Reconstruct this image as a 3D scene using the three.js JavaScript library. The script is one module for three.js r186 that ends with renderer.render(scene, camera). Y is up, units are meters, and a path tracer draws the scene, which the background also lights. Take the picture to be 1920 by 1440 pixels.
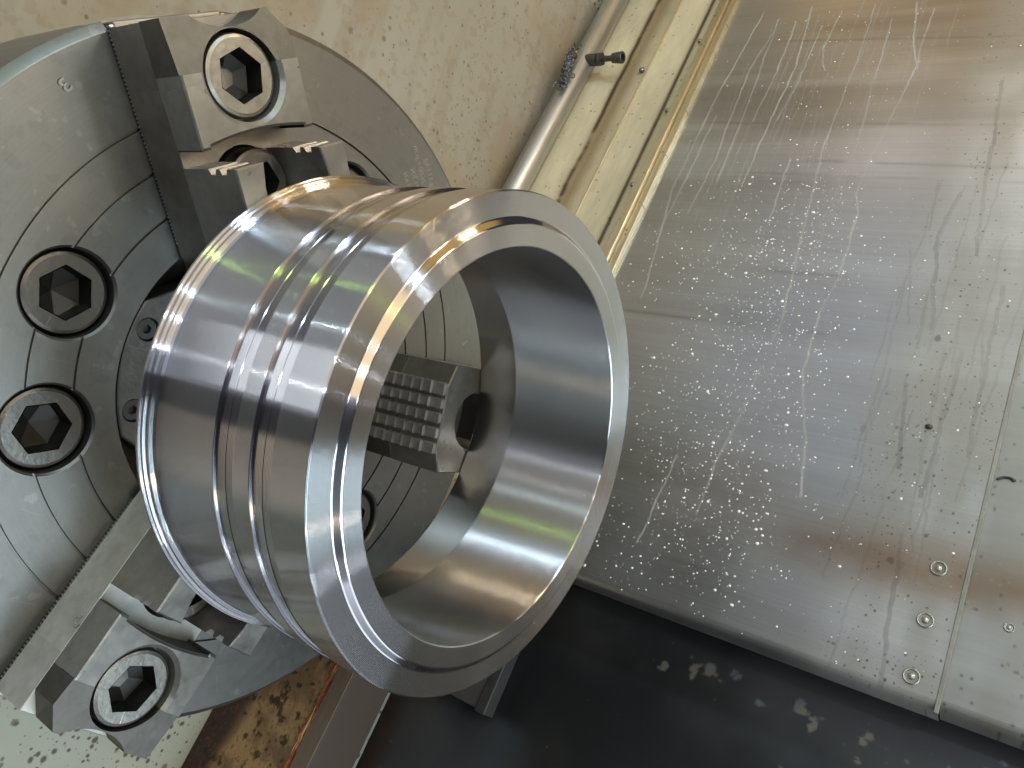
import * as THREE from 'three';
import { mergeGeometries, toCreasedNormals, mergeVertices } from 'three/addons/utils/BufferGeometryUtils.js';
import { RoundedBoxGeometry } from 'three/addons/geometries/RoundedBoxGeometry.js';
import { RectAreaLightUniformsLib } from 'three/addons/lights/RectAreaLightUniformsLib.js';
import { Brush, Evaluator, SUBTRACTION, ADDITION } from 'three-bvh-csg';

// ---------------------------------------------------------------- camera, light, exposure
// World: +x is the spindle axis (out of the chuck), y is up, the chuck face lies in x = 0.
RectAreaLightUniformsLib.init();
const scene = new THREE.Scene();
const camera = new THREE.PerspectiveCamera(53.02, 4 / 3, 0.01, 50);
camera.position.set(0.3747, 0, 0.2927);
{
  const m = new THREE.Matrix4().makeBasis(new THREE.Vector3(0.8002, 0.2599, -0.5405), new THREE.Vector3(-0.1677, 0.9622, 0.2144), new THREE.Vector3(0.5758, -0.0809, 0.8136));
  camera.quaternion.setFromRotationMatrix(m);
}
scene.add(camera);
scene.background = new THREE.Color().setRGB(0.03, 0.03, 0.034);
const renderer = new THREE.WebGLRenderer({ antialias: true });
renderer.setSize(1024, 768);
renderer.toneMapping = THREE.LinearToneMapping;
renderer.toneMappingExposure = 1.5;
renderer.shadowMap.enabled = true;

function areaLamp(name, color, intensity, w, h, pos, target) {
  const l = new THREE.RectAreaLight(new THREE.Color().setRGB(...color), intensity, w, h);
  l.name = name; l.position.set(...pos); l.lookAt(...target); scene.add(l);
  return l;
}
const LAMPS = [
  // name, colour, radiance, width, height, position, target
  ['warm_work_light', [1, 0.76, 0.46], 1.15, 0.9, 0.9, [1.25, 0.5, 0.52], [0, 0.15, -0.15]],
  ['warm_roof_glow', [1, 0.6, 0.12], 0.42, 2.4, 1.1, [0.3, 1.45, 0.0], [0.3, 0, 0.0]],
  ['cool_door_light', [0.8, 0.9, 1.06], 0.43, 2.4, 2.5, [0.15, 1.05, 1.55], [0.15, 1.05, -0.2]],
  ['cool_left_light', [0.87, 0.93, 0.95], 3.0, 0.8, 0.8, [-1.95, 0.2, 1.4], [0, -0.1, 0.1]],  // unseen light added to brighten the side of the lower jaw
  ['orange_left_light', [1, 0.45, 0.2], 1.3, 0.3, 0.22, [-0.93, 1.0, 0.55], [0.1, 0.05, 0.1]],  // unseen orange light added to tint the reflections in the grooves
  ['warm_left_light', [1, 0.86, 0.62], 0.5, 1.1, 0.7, [-1.2, -0.8, 0.95], [0.1, 0, 0.1]],  // unseen light added in place of the beige interior mirrored in the ring
  ['overhead_lamp', [0.9, 0.95, 1], 18, 0.055, 0.055, [-0.03, 1.3, 0.36], [0, 0, 0.1]],
  ['cool_end_light', [0.72, 0.92, 1.05], 8.0, 0.55, 0.55, [1.5, -0.5, -0.1], [0, -0.1, 0.1]],
  ['cool_low_light', [0.82, 0.93, 1.06], 1.3, 0.8, 0.55, [0.83, -0.85, -0.3], [0.17, -0.08, 0.06]],  // unseen light added under the bed to brighten the ring's front face
  ['warm_end_light', [1, 0.78, 0.5], 1.1, 0.6, 0.5, [1.45, 0.62, -0.22], [0, 0.1, 0.1]],
];
for (const a of LAMPS) areaLamp(...a);
// compact lamps of the workshop whose images run as streaks over the turned surfaces
function streakLamp(name, color, intensity, size, deg, dist, b, a, c) {
  const th = deg * Math.PI / 180, r = 0.1125;
  const er = [0, Math.cos(th), Math.sin(th)], et = [0, -Math.sin(th), Math.cos(th)];
  const k = Math.sqrt(Math.max(0.05, 1 - b * b)), n = Math.hypot(a, c);
  const L = [k * c / n, 0, 0];
  for (const i of [1, 2]) L[i] = b * et[i] + k * a / n * er[i];
  const p = [0.17, r * er[1], r * er[2]];
  areaLamp(name, color, intensity, size[0], size[1], [p[0] + L[0] * dist, p[1] + L[1] * dist, p[2] + L[2] * dist], p);
}
const STREAKS = [   // name, colour, radiance, length, breadth, angle on the ring, cosine, distance, share for the face
  ['warm_strip_lamp', [1, 0.84, 0.62], 150, 0.12, 0.02, 41.2, -0.71, 0.8, 1],
  ['white_strip_lamp', [0.66, 0.85, 1], 420, 0.14, 0.036, 59.9, -0.51, 1.3, 0.5],
  ['green_strip_lamp', [0.55, 1, 0.16], 75, 0.12, 0.045, 68.9, -0.37, 1.3, 1],
  ['second_strip_lamp', [0.75, 0.95, 1], 330, 0.12, 0.014, 77.6, -0.226, 1.3, 1],
  ['third_strip_lamp', [0.85, 0.9, 1], 330, 0.12, 0.012, 88.7, -0.024, 1.3, 1],
];
for (const [n, c, I, l, w, th, b, d, f] of STREAKS) { streakLamp(n, c, I * 0.75, [l, w], th, d, b, 0.84, 0.48); streakLamp(n + '_end', c, I * f * 0.13, [l, w], th, d, b, 0.15, 0.9); }  // the _end copies are added so each streak also crosses the front face

// unseen strips added to run light streaks along the bore
streakLamp('low_white_fill', [0.82, 0.92, 1], 75, [0.14, 0.016], -46.4, 1.0, -0.469, -0.5, 0.8);
streakLamp('low_warm_fill', [1, 0.74, 0.42], 75, [0.14, 0.011], -59.7, 1.0, -0.337, -0.5, 0.8);
streakLamp('side_white_lamp', [0.85, 0.94, 1], 150, [0.14, 0.009], -99, 1.2, 0.104, -0.5, 0.8);
streakLamp('high_white_lamp', [0.82, 0.92, 1], 150, [0.14, 0.02], -127.8, 1.2, 0.4136, -0.5, 0.8);
streakLamp('high_warm_lamp', [1, 0.8, 0.5], 130, [0.14, 0.011], -140, 1.1, 0.53, -0.5, 0.8);

// ---------------------------------------------------------------- helpers
let seed = 12345;
const rnd = () => { seed = (seed * 1664525 + 1013904223) >>> 0; return seed / 4294967296; };
const gauss = () => Math.sqrt(-2 * Math.log(rnd() + 1e-9)) * Math.cos(6.2832 * rnd());
const clamp = (x, a = 0, b = 1) => Math.min(b, Math.max(a, x));
const sstep = (a, b, x) => { const t = clamp((x - a) / (b - a)); return t * t * (3 - 2 * t); };
const PERM = new Uint16Array(8192); for (let i = 0; i < 8192; i++) PERM[i] = rnd() * 65536;
const hsh = (x, y) => PERM[(PERM[x & 8191] + y * 131) & 8191] / 65536;
function vn(x, y) {
  const xi = Math.floor(x), yi = Math.floor(y); let fx = x - xi, fy = y - yi;
  fx = fx * fx * (3 - 2 * fx); fy = fy * fy * (3 - 2 * fy);
  const a = hsh(xi, yi), b = hsh(xi + 1, yi), c = hsh(xi, yi + 1), d = hsh(xi + 1, yi + 1);
  return a + (b - a) * fx + (c - a) * fy + (a - b - c + d) * fx * fy;
}
function fbm(x, y, o = 4) { let s = 0, a = 0.5, n = 0; for (let i = 0; i < o; i++) { s += a * vn(x, y); n += a; a *= 0.5; x = x * 2.03 + 17.1; y = y * 2.03 + 9.7; } return s / n; }
function specks(x, y, cell, prob, r0, r1) {       // scattered round specks: 0..1
  const ci = Math.floor(x / cell), cj = Math.floor(y / cell); let m = 0;
  for (let i = ci - 1; i <= ci + 1; i++) for (let j = cj - 1; j <= cj + 1; j++) {
    const a = (i + 4000) * 7 + 3, b = (j + 4000) * 13 + 5; if (hsh(a, b) > prob) continue;
    const dx = x - (i + hsh(a + 11, b + 7)) * cell, dy = y - (j + hsh(a + 29, b + 17)) * cell, q = hsh(a + 3, b + 41), r = r0 + (r1 - r0) * q * q * q;
    const d = Math.hypot(dx, dy * (0.7 + 0.6 * hsh(a + 5, b + 2))); if (d < r * 1.3) m = Math.max(m, 1 - sstep(r * 0.6, r * 1.3, d));
  }
  return m;
}
function tex(w, h, fn, srgb = true, wrap = true) {
  const d = new Uint8Array(w * h * 4);
  for (let j = 0, k = 0; j < h; j++) for (let i = 0; i < w; i++, k += 4) {
    const c = fn(i / w, j / h);
    if (typeof c === 'number') { d[k] = d[k + 1] = d[k + 2] = clamp(c) * 255; } else { d[k] = clamp(c[0]) * 255; d[k + 1] = clamp(c[1]) * 255; d[k + 2] = clamp(c[2]) * 255; }
    d[k + 3] = 255;
  }
  const t = new THREE.DataTexture(d, w, h); t.magFilter = t.minFilter = THREE.LinearFilter;
  t.wrapS = t.wrapT = wrap ? THREE.RepeatWrapping : THREE.ClampToEdgeWrapping;
  if (srgb) t.colorSpace = THREE.SRGBColorSpace;
  t.needsUpdate = true; return t;
}
const mixc = (a, b, t) => [a[0] + (b[0] - a[0]) * t, a[1] + (b[1] - a[1]) * t, a[2] + (b[2] - a[2]) * t];
const used = new Map();
function numbered(n) { const k = used.get(n) ?? 0; used.set(n, k + 1); return k ? n + '_' + String(k).padStart(3, '0') : n; }
function mesh(name, g, m, parent) {
  const o = new THREE.Mesh(g, m); o.name = parent === scene ? numbered(name) : name; o.castShadow = o.receiveShadow = true;
  if (parent !== scene) { const same = parent.children.filter((c) => c.name === name || c.name.startsWith(name + '_0')).length; if (same) o.name = name + '_' + String(same).padStart(3, '0'); }
  parent.add(o); return o;
}
function group(name, label, category, grp) {
  const o = new THREE.Group(); o.name = numbered(name); scene.add(o); o.userData = { label, category };
  if (grp) o.userData.group = grp; return o;
}
function tag(o, label, category, grp) { o.userData.label = label; if (category) o.userData.category = category; if (grp) o.userData.group = grp; return o; }
// surface of revolution about x. profile: list of [x, r]; breaks in shading at every corner sharper than ~30 degrees.
function revolve(profile, seg = 220, uvScale = 1) {
  const P = [], N = [], U = [], I = []; let s = 0;
  const n = profile.length, seglen = [], nor = [];
  for (let i = 0; i < n - 1; i++) {
    const dx = profile[i + 1][0] - profile[i][0], dr = profile[i + 1][1] - profile[i][1], l = Math.hypot(dx, dr) || 1e-9;
    seglen.push(l); nor.push([-dr / l, dx / l]);
  }
  for (let i = 0; i < n - 1; i++) {
    const smooth = (a, b) => a && b && a[0] * b[0] + a[1] * b[1] > 0.86;
    const na = smooth(nor[i - 1], nor[i]) ? [nor[i - 1][0] + nor[i][0], nor[i - 1][1] + nor[i][1]] : nor[i];
    const nb = smooth(nor[i], nor[i + 1]) ? [nor[i + 1][0] + nor[i][0], nor[i + 1][1] + nor[i][1]] : nor[i];
    const base = P.length / 3;
    for (let k = 0; k <= seg; k++) {
      const t = k / seg * Math.PI * 2, c = Math.cos(t), q = Math.sin(t);
      for (const [pt, nn, ss] of [[profile[i], na, s], [profile[i + 1], nb, s + seglen[i]]]) {
        const l = Math.hypot(nn[0], nn[1]);
        P.push(pt[0], pt[1] * c, pt[1] * q); N.push(nn[0] / l, nn[1] / l * c, nn[1] / l * q); U.push(ss * uvScale, k / seg);
      }
    }
    for (let k = 0; k < seg; k++) { const a = base + k * 2; I.push(a, a + 2, a + 1, a + 1, a + 2, a + 3); }
    s += seglen[i];
  }
  const g = new THREE.BufferGeometry();
  g.setAttribute('position', new THREE.Float32BufferAttribute(P, 3)); g.setAttribute('normal', new THREE.Float32BufferAttribute(N, 3)); g.setAttribute('uv', new THREE.Float32BufferAttribute(U, 2)); g.setIndex(I);
  return g;
}
// the same with fine machining marks: rings a fraction of a millimetre apart whose normals rock to and fro along the profile
function turned(profile, pitch, sigma, seg = 220, share = [0.4, 1.3]) {
  const P = [], N = [], U = [], I = []; let s = 0;
  for (let i = 0; i < profile.length - 1; i++) {
    const dx = profile[i + 1][0] - profile[i][0], dr = profile[i + 1][1] - profile[i][1], l = Math.hypot(dx, dr), m = l > 4 * pitch ? Math.ceil(l / pitch) : 1, base = P.length / 3;
    for (let j = 0; j <= m; j++) {
      const t = m > 1 && j > 0 && j < m ? (j % 2 ? 1 : -1) * sigma * share[(j >> 1) % share.length] * (1 + 0.1 * (rnd() - 0.5)) : 0, f = j / m, ct = Math.cos(t), st = Math.sin(t), nx = -dr / l * ct + dx / l * st, nr = dx / l * ct + dr / l * st, x = profile[i][0] + dx * f, r = profile[i][1] + dr * f;
      for (let k = 0; k <= seg; k++) { const a = k / seg * Math.PI * 2, c = Math.cos(a), q = Math.sin(a); P.push(x, r * c, r * q); N.push(nx, nr * c, nr * q); U.push(s + l * f, k / seg); }
    }
    const w = seg + 1;
    for (let j = 0; j < m; j++) for (let k = 0; k < seg; k++) { const a = base + j * w + k; I.push(a, a + 1, a + w, a + w, a + 1, a + w + 1); }
    s += l;
  }
  const g = new THREE.BufferGeometry();
  g.setAttribute('position', new THREE.Float32BufferAttribute(P, 3)); g.setAttribute('normal', new THREE.Float32BufferAttribute(N, 3)); g.setAttribute('uv', new THREE.Float32BufferAttribute(U, 2)); g.setIndex(I);
  return g;
}
const ev = new Evaluator(); ev.useGroups = false; ev.attributes = ['position', 'normal', 'uv'];
function csg(a, b, op = SUBTRACTION) { const A = new Brush(a), B = new Brush(b); A.updateMatrixWorld(); B.updateMatrixWorld(); return ev.evaluate(A, B, op).geometry; }
function prep(g) { g = g.index ? g.toNonIndexed() : g; for (const k of Object.keys(g.attributes)) if (!['position', 'normal', 'uv'].includes(k)) g.deleteAttribute(k); g.clearGroups(); return g; }
const merge = (list) => mergeGeometries(list.map(prep));
const box = (x0, x1, y0, y1, z0, z1) => new THREE.BoxGeometry(x1 - x0, y1 - y0, z1 - z0).translate((x0 + x1) / 2, (y0 + y1) / 2, (z0 + z1) / 2);
const rbox = (x0, x1, y0, y1, z0, z1, r = 0.001) => new RoundedBoxGeometry(x1 - x0, y1 - y0, z1 - z0, 2, r).translate((x0 + x1) / 2, (y0 + y1) / 2, (z0 + z1) / 2);
const cyl = (r, h, seg = 48, r2 = r) => new THREE.CylinderGeometry(r2, r, h, seg);         // along y
const cylX = (r, x0, x1, y = 0, z = 0, seg = 48) => new THREE.CylinderGeometry(r, r, x1 - x0, seg).rotateZ(-Math.PI / 2).translate((x0 + x1) / 2, y, z);
const cylZ = (r, z0, z1, x = 0, y = 0, seg = 48) => new THREE.CylinderGeometry(r, r, z1 - z0, seg).rotateX(Math.PI / 2).translate(x, y, (z0 + z1) / 2);
function planarUV(g, ax, ay, ox, oy, sx, sy) {        // uv from two of the object's own axes
  const p = g.attributes.position, u = new Float32Array(p.count * 2);
  for (let i = 0; i < p.count; i++) { u[i * 2] = (p.getComponent(i, ax) - ox) * sx; u[i * 2 + 1] = (p.getComponent(i, ay) - oy) * sy; }
  g.setAttribute('uv', new THREE.BufferAttribute(u, 2)); return g;
}
function boxUV(g, scale) {                           // uv in metres, from the dominant direction of each face
  g = prep(g); const p = g.attributes.position, u = new Float32Array(p.count * 2), a = new THREE.Vector3(), b = new THREE.Vector3(), c = new THREE.Vector3();
  for (let i = 0; i < p.count; i += 3) {
    a.fromBufferAttribute(p, i); b.fromBufferAttribute(p, i + 1).sub(a); c.fromBufferAttribute(p, i + 2).sub(a); b.cross(c);
    const n = [Math.abs(b.x), Math.abs(b.y), Math.abs(b.z)], k = n.indexOf(Math.max(...n)), [ia, ib] = k === 0 ? [2, 1] : k === 1 ? [0, 2] : [0, 1];
    for (let j = i; j < i + 3; j++) { u[j * 2] = p.getComponent(j, ia) * scale; u[j * 2 + 1] = p.getComponent(j, ib) * scale; }
  }
  g.setAttribute('uv', new THREE.BufferAttribute(u, 2)); return g;
}
const std = (o) => new THREE.MeshStandardMaterial(o);
const phys = (o) => new THREE.MeshPhysicalMaterial(o);
const lin = (r, g, b) => new THREE.Color().setRGB(r, g, b);

// ---------------------------------------------------------------- materials
const steelMottle = tex(512, 512, (u, v) => { const n = fbm(u * 8, v * 8, 5), m = fbm(u * 40 + 5, v * 40, 3), sp = hsh(Math.floor(u * 512) + 7, Math.floor(v * 512)) > 0.9985 ? 0.2 : 0; const k = 0.74 + 0.14 * (n - 0.5) + 0.1 * (m - 0.5) + sp; return [k, k * 0.985, k * 0.955]; });
const steelRough = tex(512, 512, (u, v) => 0.36 + 0.34 * (fbm(u * 10 + 3, v * 10, 5) - 0.5) + 0.12 * (fbm(u * 60, v * 60, 2) - 0.5), false);
const steelBump = tex(512, 512, (u, v) => 0.5 + 0.5 * (fbm(u * 60, v * 60, 4) - 0.5) + 0.6 * (fbm(u * 9, v * 9, 2) - 0.5), false);
const jawMat = std({ color: lin(0.5, 0.49, 0.475), metalness: 0.68, roughness: 1, map: steelMottle, roughnessMap: steelRough, bumpMap: steelBump, bumpScale: 0.00004 });
const roughMat = std({ color: lin(0.25, 0.24, 0.225), metalness: 1, roughness: 0.5, map: steelMottle, bumpMap: steelBump, bumpScale: 0.0002 });
const darkJawMat = std({ color: lin(0.5, 0.48, 0.465), map: steelMottle, metalness: 1, roughness: 0.42, bumpMap: steelBump, bumpScale: 0.0001 });
const boltMat = std({ color: lin(0.16, 0.15, 0.135), metalness: 1, roughness: 0.4, bumpMap: steelBump, bumpScale: 0.0002 });
const litJawMat = std({ color: lin(0.92, 0.91, 0.88), metalness: 0.55, roughness: 0.45, map: steelMottle, bumpMap: steelBump, bumpScale: 0.00008 });  // paler copy of the jaw steel: the lit jaw side put into colour
const shadeMat = std({ color: lin(0.045, 0.04, 0.036), metalness: 0.3, roughness: 0.5 });  // near-black that stands in for shade in the jaw recesses
const capMat = std({ color: lin(0.09, 0.088, 0.085), metalness: 0.9, roughness: 0.45 });
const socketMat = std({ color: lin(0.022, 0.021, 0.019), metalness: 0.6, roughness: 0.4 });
const blackMat = std({ color: lin(0.02, 0.02, 0.02), metalness: 0.5, roughness: 0.5 });

// ---------------------------------------------------------------- the slanted bed and the wall
const SLOPE = -Math.atan2(0.3053, 0.9522);
function slant(o, D = 0.26) { o.rotation.x = SLOPE; o.position.set(0, -D * 0.3053, -D * 0.9522); return o; }   // own axes: x spindle, y up the slope, z towards the viewer

const wallTex = tex(2048, 2048, (u, v) => {       // 1 m across
  let c = mixc([0.53, 0.495, 0.435], [0.6, 0.565, 0.505], fbm(u * 7, v * 7, 4));
  c = mixc(c, [0.53, 0.44, 0.33], 0.45 * sstep(0.42, 0.7, fbm(u * 16 + 4, v * 12 + 2, 4)));
  c = mixc(c, [0.46, 0.38, 0.3], 0.22 * sstep(0.5, 0.75, fbm(u * 60, v * 9, 3)));
  c = mixc(c, [0.5, 0.42, 0.33], 0.35 * sstep(0.55, 0.7, fbm(u * 150 + 5, v * 150, 3)));
  const low = sstep(0.27, 0.18, v), area = fbm(u * 6 + 30, v * 6, 3);
  c = mixc(c, [0.68, 0.69, 0.62], 0.85 * low);
  c = mixc(c, [0.26, 0.22, 0.17], Math.max(specks(u, v, 0.0045, 0.1 + 0.35 * sstep(0.4, 0.65, area) + 0.3 * low, 0.0003, 0.0015 + 0.0012 * low), 0.7 * specks(u + 5, v, 0.011, 0.12 + 0.25 * low, 0.0005, 0.0028)) * (0.55 + 0.25 * low));
  return c;
});
const wallBump = tex(512, 512, (u, v) => 0.5 + 0.6 * (fbm(u * 30, v * 30, 4) - 0.5), false);
const wallMat = std({ map: wallTex, roughness: 0.5, metalness: 0.0, bumpMap: wallBump, bumpScale: 0.0004 });
{
  const g = planarUV(prep(box(-0.2, -0.166, -0.75, 1.2, -0.9, 0.29)), 2, 1, -0.6, -0.45, 1, 1);
  const w = tag(mesh('headstock_wall', g, wallMat, scene), 'beige painted headstock wall with dark pitting behind the chuck', 'wall');
  w.userData.kind = 'structure';
}
// deep slanted base below the cover panels
const baseTex = tex(1024, 1024, (u, v) => {     // 1.3 m across
  const x = u * 1.3, y = v * 1.3 - 0.9;
  let c = mixc([0.1, 0.1, 0.105], [0.24, 0.237, 0.24], sstep(0.3, 0.75, fbm(x * 9, y * 9, 5)));
  c = mixc(c, [0.33, 0.27, 0.23], 0.5 * sstep(0.55, 0.8, fbm(x * 7 + 20, y * 7, 4)));
  const flake = fbm(x * 90, y * 90, 5), zone = fbm(x * 8 + 50, y * 8 + 3, 3);
  const line = Math.exp(-Math.pow((y + 0.027 + 0.012 * (fbm(x * 20, 3, 3) - 0.5)) / 0.012, 2)) * sstep(0.2, 0.24, x);
  const left = Math.exp(-Math.pow((x - 0.085) / 0.03, 2) - Math.pow((y + 0.045) / 0.022, 2));
  const f = sstep(0.57, 0.63, flake + 0.12 * (zone - 0.5) + 0.25 * line + 0.17 * left - 0.235);
  c = mixc(c, mixc([0.4, 0.43, 0.46], [0.5, 0.48, 0.42], sstep(0.55, 0.7, fbm(x * 30 + 9, y * 30, 2))), f * 0.85);
  c = mixc(c, [0.32, 0.35, 0.38], 0.6 * sstep(-0.115, -0.14, y + 0.03 * (fbm(x * 30, y * 30, 4) - 0.5)) * sstep(0.005, 0.03, x) * sstep(0.16, 0.11, x));  // bluish patch of light below the ring, painted into the bed colour
  return c;
});
const baseMat = std({ map: baseTex, roughness: 0.36, metalness: 0.25, bumpMap: wallBump, bumpScale: 0.0008 });
{
  const o = mesh('machine_bed', planarUV(prep(box(-0.06, 1.24, -0.3, 0.4, -0.03, 0)), 0, 1, -0.06, -0.9, 1 / 1.3, 1 / 1.3), baseMat, scene);
  slant(o, 0.325); o.userData.kind = 'structure';
  tag(o, 'dark stained machine bed with flaked grey paint below the steel cover panels', 'machine bed');
}
// rusty guard below the chuck
const rustTex = tex(512, 512, (u, v) => {      // u: 0..0.125 m across, v: 0..0.4 m
  const x = u * 0.125, y = v * 0.4;
  let c = mixc([0.5, 0.4, 0.29], [0.7, 0.57, 0.4], sstep(0.3, 0.7, fbm(x * 60, y * 60, 5)));
  c = mixc(c, [0.25, 0.18, 0.15], 1 - sstep(0.028, 0.045, x + 0.012 * (fbm(y * 40, 1, 3) - 0.5)));
  const sp = fbm(x * 420, y * 420, 2); c = mixc(c, [0.5, 0.3, 0.13], 0.6 * sstep(0.62, 0.75, sp));
  c = mixc(c, [0.16, 0.11, 0.08], 0.7 * sstep(0.6, 0.72, fbm(x * 150 + 7, y * 150, 3)));
  return c;
});
const rustMat = std({ map: rustTex, roughness: 0.55, metalness: 0.2, bumpMap: wallBump, bumpScale: 0.001 });
const weldMat = std({ map: tex(128, 256, (u, v) => { const n = fbm(u * 14, v * 40, 3); return mixc(mixc([0.62, 0.3, 0.16], [0.5, 0.22, 0.12], fbm(u * 9 + 3, v * 12, 2)), [0.85, 0.74, 0.5], sstep(0.52, 0.62, n)); }), roughness: 0.6 });
{
  const t = slant(group('rusty_guard_plate', 'rusty brown steel guard plate with an orange weld seam below the chuck', 'guard plate'), 0.245);
  mesh('plate', planarUV(prep(rbox(-0.1665, -0.042, -0.32, -0.06, -0.05, 0, 0.002)), 0, 1, -0.17, -0.5, 8, 2.5), rustMat, t);
  mesh('side_face', boxUV(rbox(-0.0424, -0.0405, -0.32, -0.06, -0.05, 0.0025, 0.0008), 5), std({ color: lin(0.06, 0.045, 0.035), roughness: 0.6, bumpMap: wallBump, bumpScale: 0.0006 }), t);
  // weld bead: a lumpy tube
  const pts = []; for (let i = 0; i <= 60; i++) pts.push(new THREE.Vector3(-0.0625 + 0.0008 * (rnd() - 0.5), -0.32 + i * 0.0034, 0.0008 * (rnd() - 0.5)));
  const wg = new THREE.TubeGeometry(new THREE.CatmullRomCurve3(pts), 420, 0.0026, 10); const p = wg.attributes.position;
  for (let i = 0; i < p.count; i++) { const k = 1 + 0.5 * (fbm(p.getX(i) * 900, p.getY(i) * 260, 3) - 0.5); p.setX(i, -0.0625 + (p.getX(i) + 0.0625) * k); p.setZ(i, p.getZ(i) * k); }
  wg.computeVertexNormals(); mesh('weld_seam', wg, weldMat, t);
  mesh('edge_strip', planarUV(prep(rbox(-0.058, -0.0415, -0.32, -0.08, 0.0005, 0.003, 0.0008)), 0, 1, -0.17, -0.5, 8, 2.5), std({ color: lin(0.16, 0.12, 0.085), roughness: 0.55, bumpMap: wallBump, bumpScale: 0.0006 }), t);
}
// cover panels -----------------------------------------------------------------
const BX0 = 0.012, BX1 = 0.347, BY0 = -0.004, BY1 = 0.75;
const DRIPS = [[[48, 630], [37, 501], [34, 387], [52, 253]], [[99, 631], [107, 547], [104, 475], [102, 389]], [[161, 624], [164, 556], [163, 475], [163, 428], [167, 395], [172, 335], [176, 302], [181, 245], [179, 228]], [[200, 620], [208, 564], [218, 536], [212, 473], [206, 423], [204, 384], [211, 361], [213, 296], [208, 257], [210, 203], [228, 150], [237, 104]], [[217, 609], [216, 555], [219, 529]], [[68, 617], [74, 505], [75, 434], [76, 393]], [[131, 617], [127, 566], [137, 535]], [[178, 203], [176, 161], [170, 112], [171, 71]], [[139, 114], [135, 37]], [[68, 598], [60, 536], [65, 421], [61, 354]], [[137, 421], [140, 346]], [[88, 610], [90, 540], [86, 470]], [[117, 600], [116, 520], [110, 470]], [[182, 600], [186, 520], [190, 450]], [[46, 480], [44, 400], [40, 330]]];
const DARKS = [[[311, 240], [311, 162], [311, 124]], [[283, 208], [293, 141]], [[282, 387], [275, 344], [289, 255]], [[305, 97], [315, -2]], [[289, 510], [297, 404], [304, 325]], [[326, 300], [330, 160]]];
const dripAmt = new Float32Array(1024 * 2048), darkAmt = new Float32Array(1024 * 2048);
function stroke(buf, pts, w, amt, wob) {
  for (let k = 0; k < pts.length - 1; k++) {
    const [x0, y0] = pts[k], [x1, y1] = pts[k + 1], L = Math.abs(y1 - y0), n = Math.ceil(L * 6);
    for (let i = 0; i <= n; i++) {
      const t = i / n, y = (y0 + (y1 - y0) * t) / 1000, x = (x0 + (x1 - x0) * t) / 1000 + wob * (fbm(y * 55 + x0, x0 * 3.1, 3) - 0.5) + wob * 0.4 * (fbm(y * 240, x0 * 5.3, 2) - 0.5);
      const ww = w * (0.6 + 0.9 * fbm(y * 70, x0 + 9, 2)), fade = amt * (0.55 + 0.9 * (fbm(y * 25 + 3, x0, 2) - 0.2));
      const ci = (x - BX0) / (BX1 - BX0) * 1024, cj = (y - BY0) / (BY1 - BY0) * 2048, rx = ww / (BX1 - BX0) * 1024;
      for (let a = Math.floor(ci - rx - 1); a <= ci + rx + 1; a++) { const j = Math.round(cj); if (a < 0 || a > 1023 || j < 0 || j > 2047) continue; const f = fade * clamp(rx + 0.5 - Math.abs(a - ci)); const q = j * 1024 + a; if (f > buf[q]) buf[q] = f; }
    }
  }
}
for (const d of DRIPS) stroke(dripAmt, d, 0.0007, 0.4, 0.0026);
for (let i = 0; i < 46; i++) { const x = 20 + rnd() * 235, y = 640 - rnd() * 230, l = 40 + rnd() * 130; stroke(dripAmt, [[x, y], [x - 2 + rnd() * 8, y - l]], 0.0004, 0.16, 0.003); }
for (const d of DARKS) stroke(darkAmt, d, 0.0013, 0.2, 0.004);
for (let i = 0; i < 24; i++) { const x = 255 + rnd() * 85, y = 420 - rnd() * 300, l = 40 + rnd() * 150; stroke(darkAmt, [[x, y], [x + gauss() * 5, y - l]], 0.0008, 0.1, 0.004); }
const HL = [[34, 239, 155, 240, 0.2], [190, 241, 314, 241, 0.35], [20, 588, 300, 561, 0.15], [13, 472, 306, 458, 0.12], [92, 32, 194, 34, 0.12], [34, 295, 300, 298, 0.14], [150, 420, 330, 412, 0.15], [100, 405, 330, 398, 0.12]];
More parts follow.
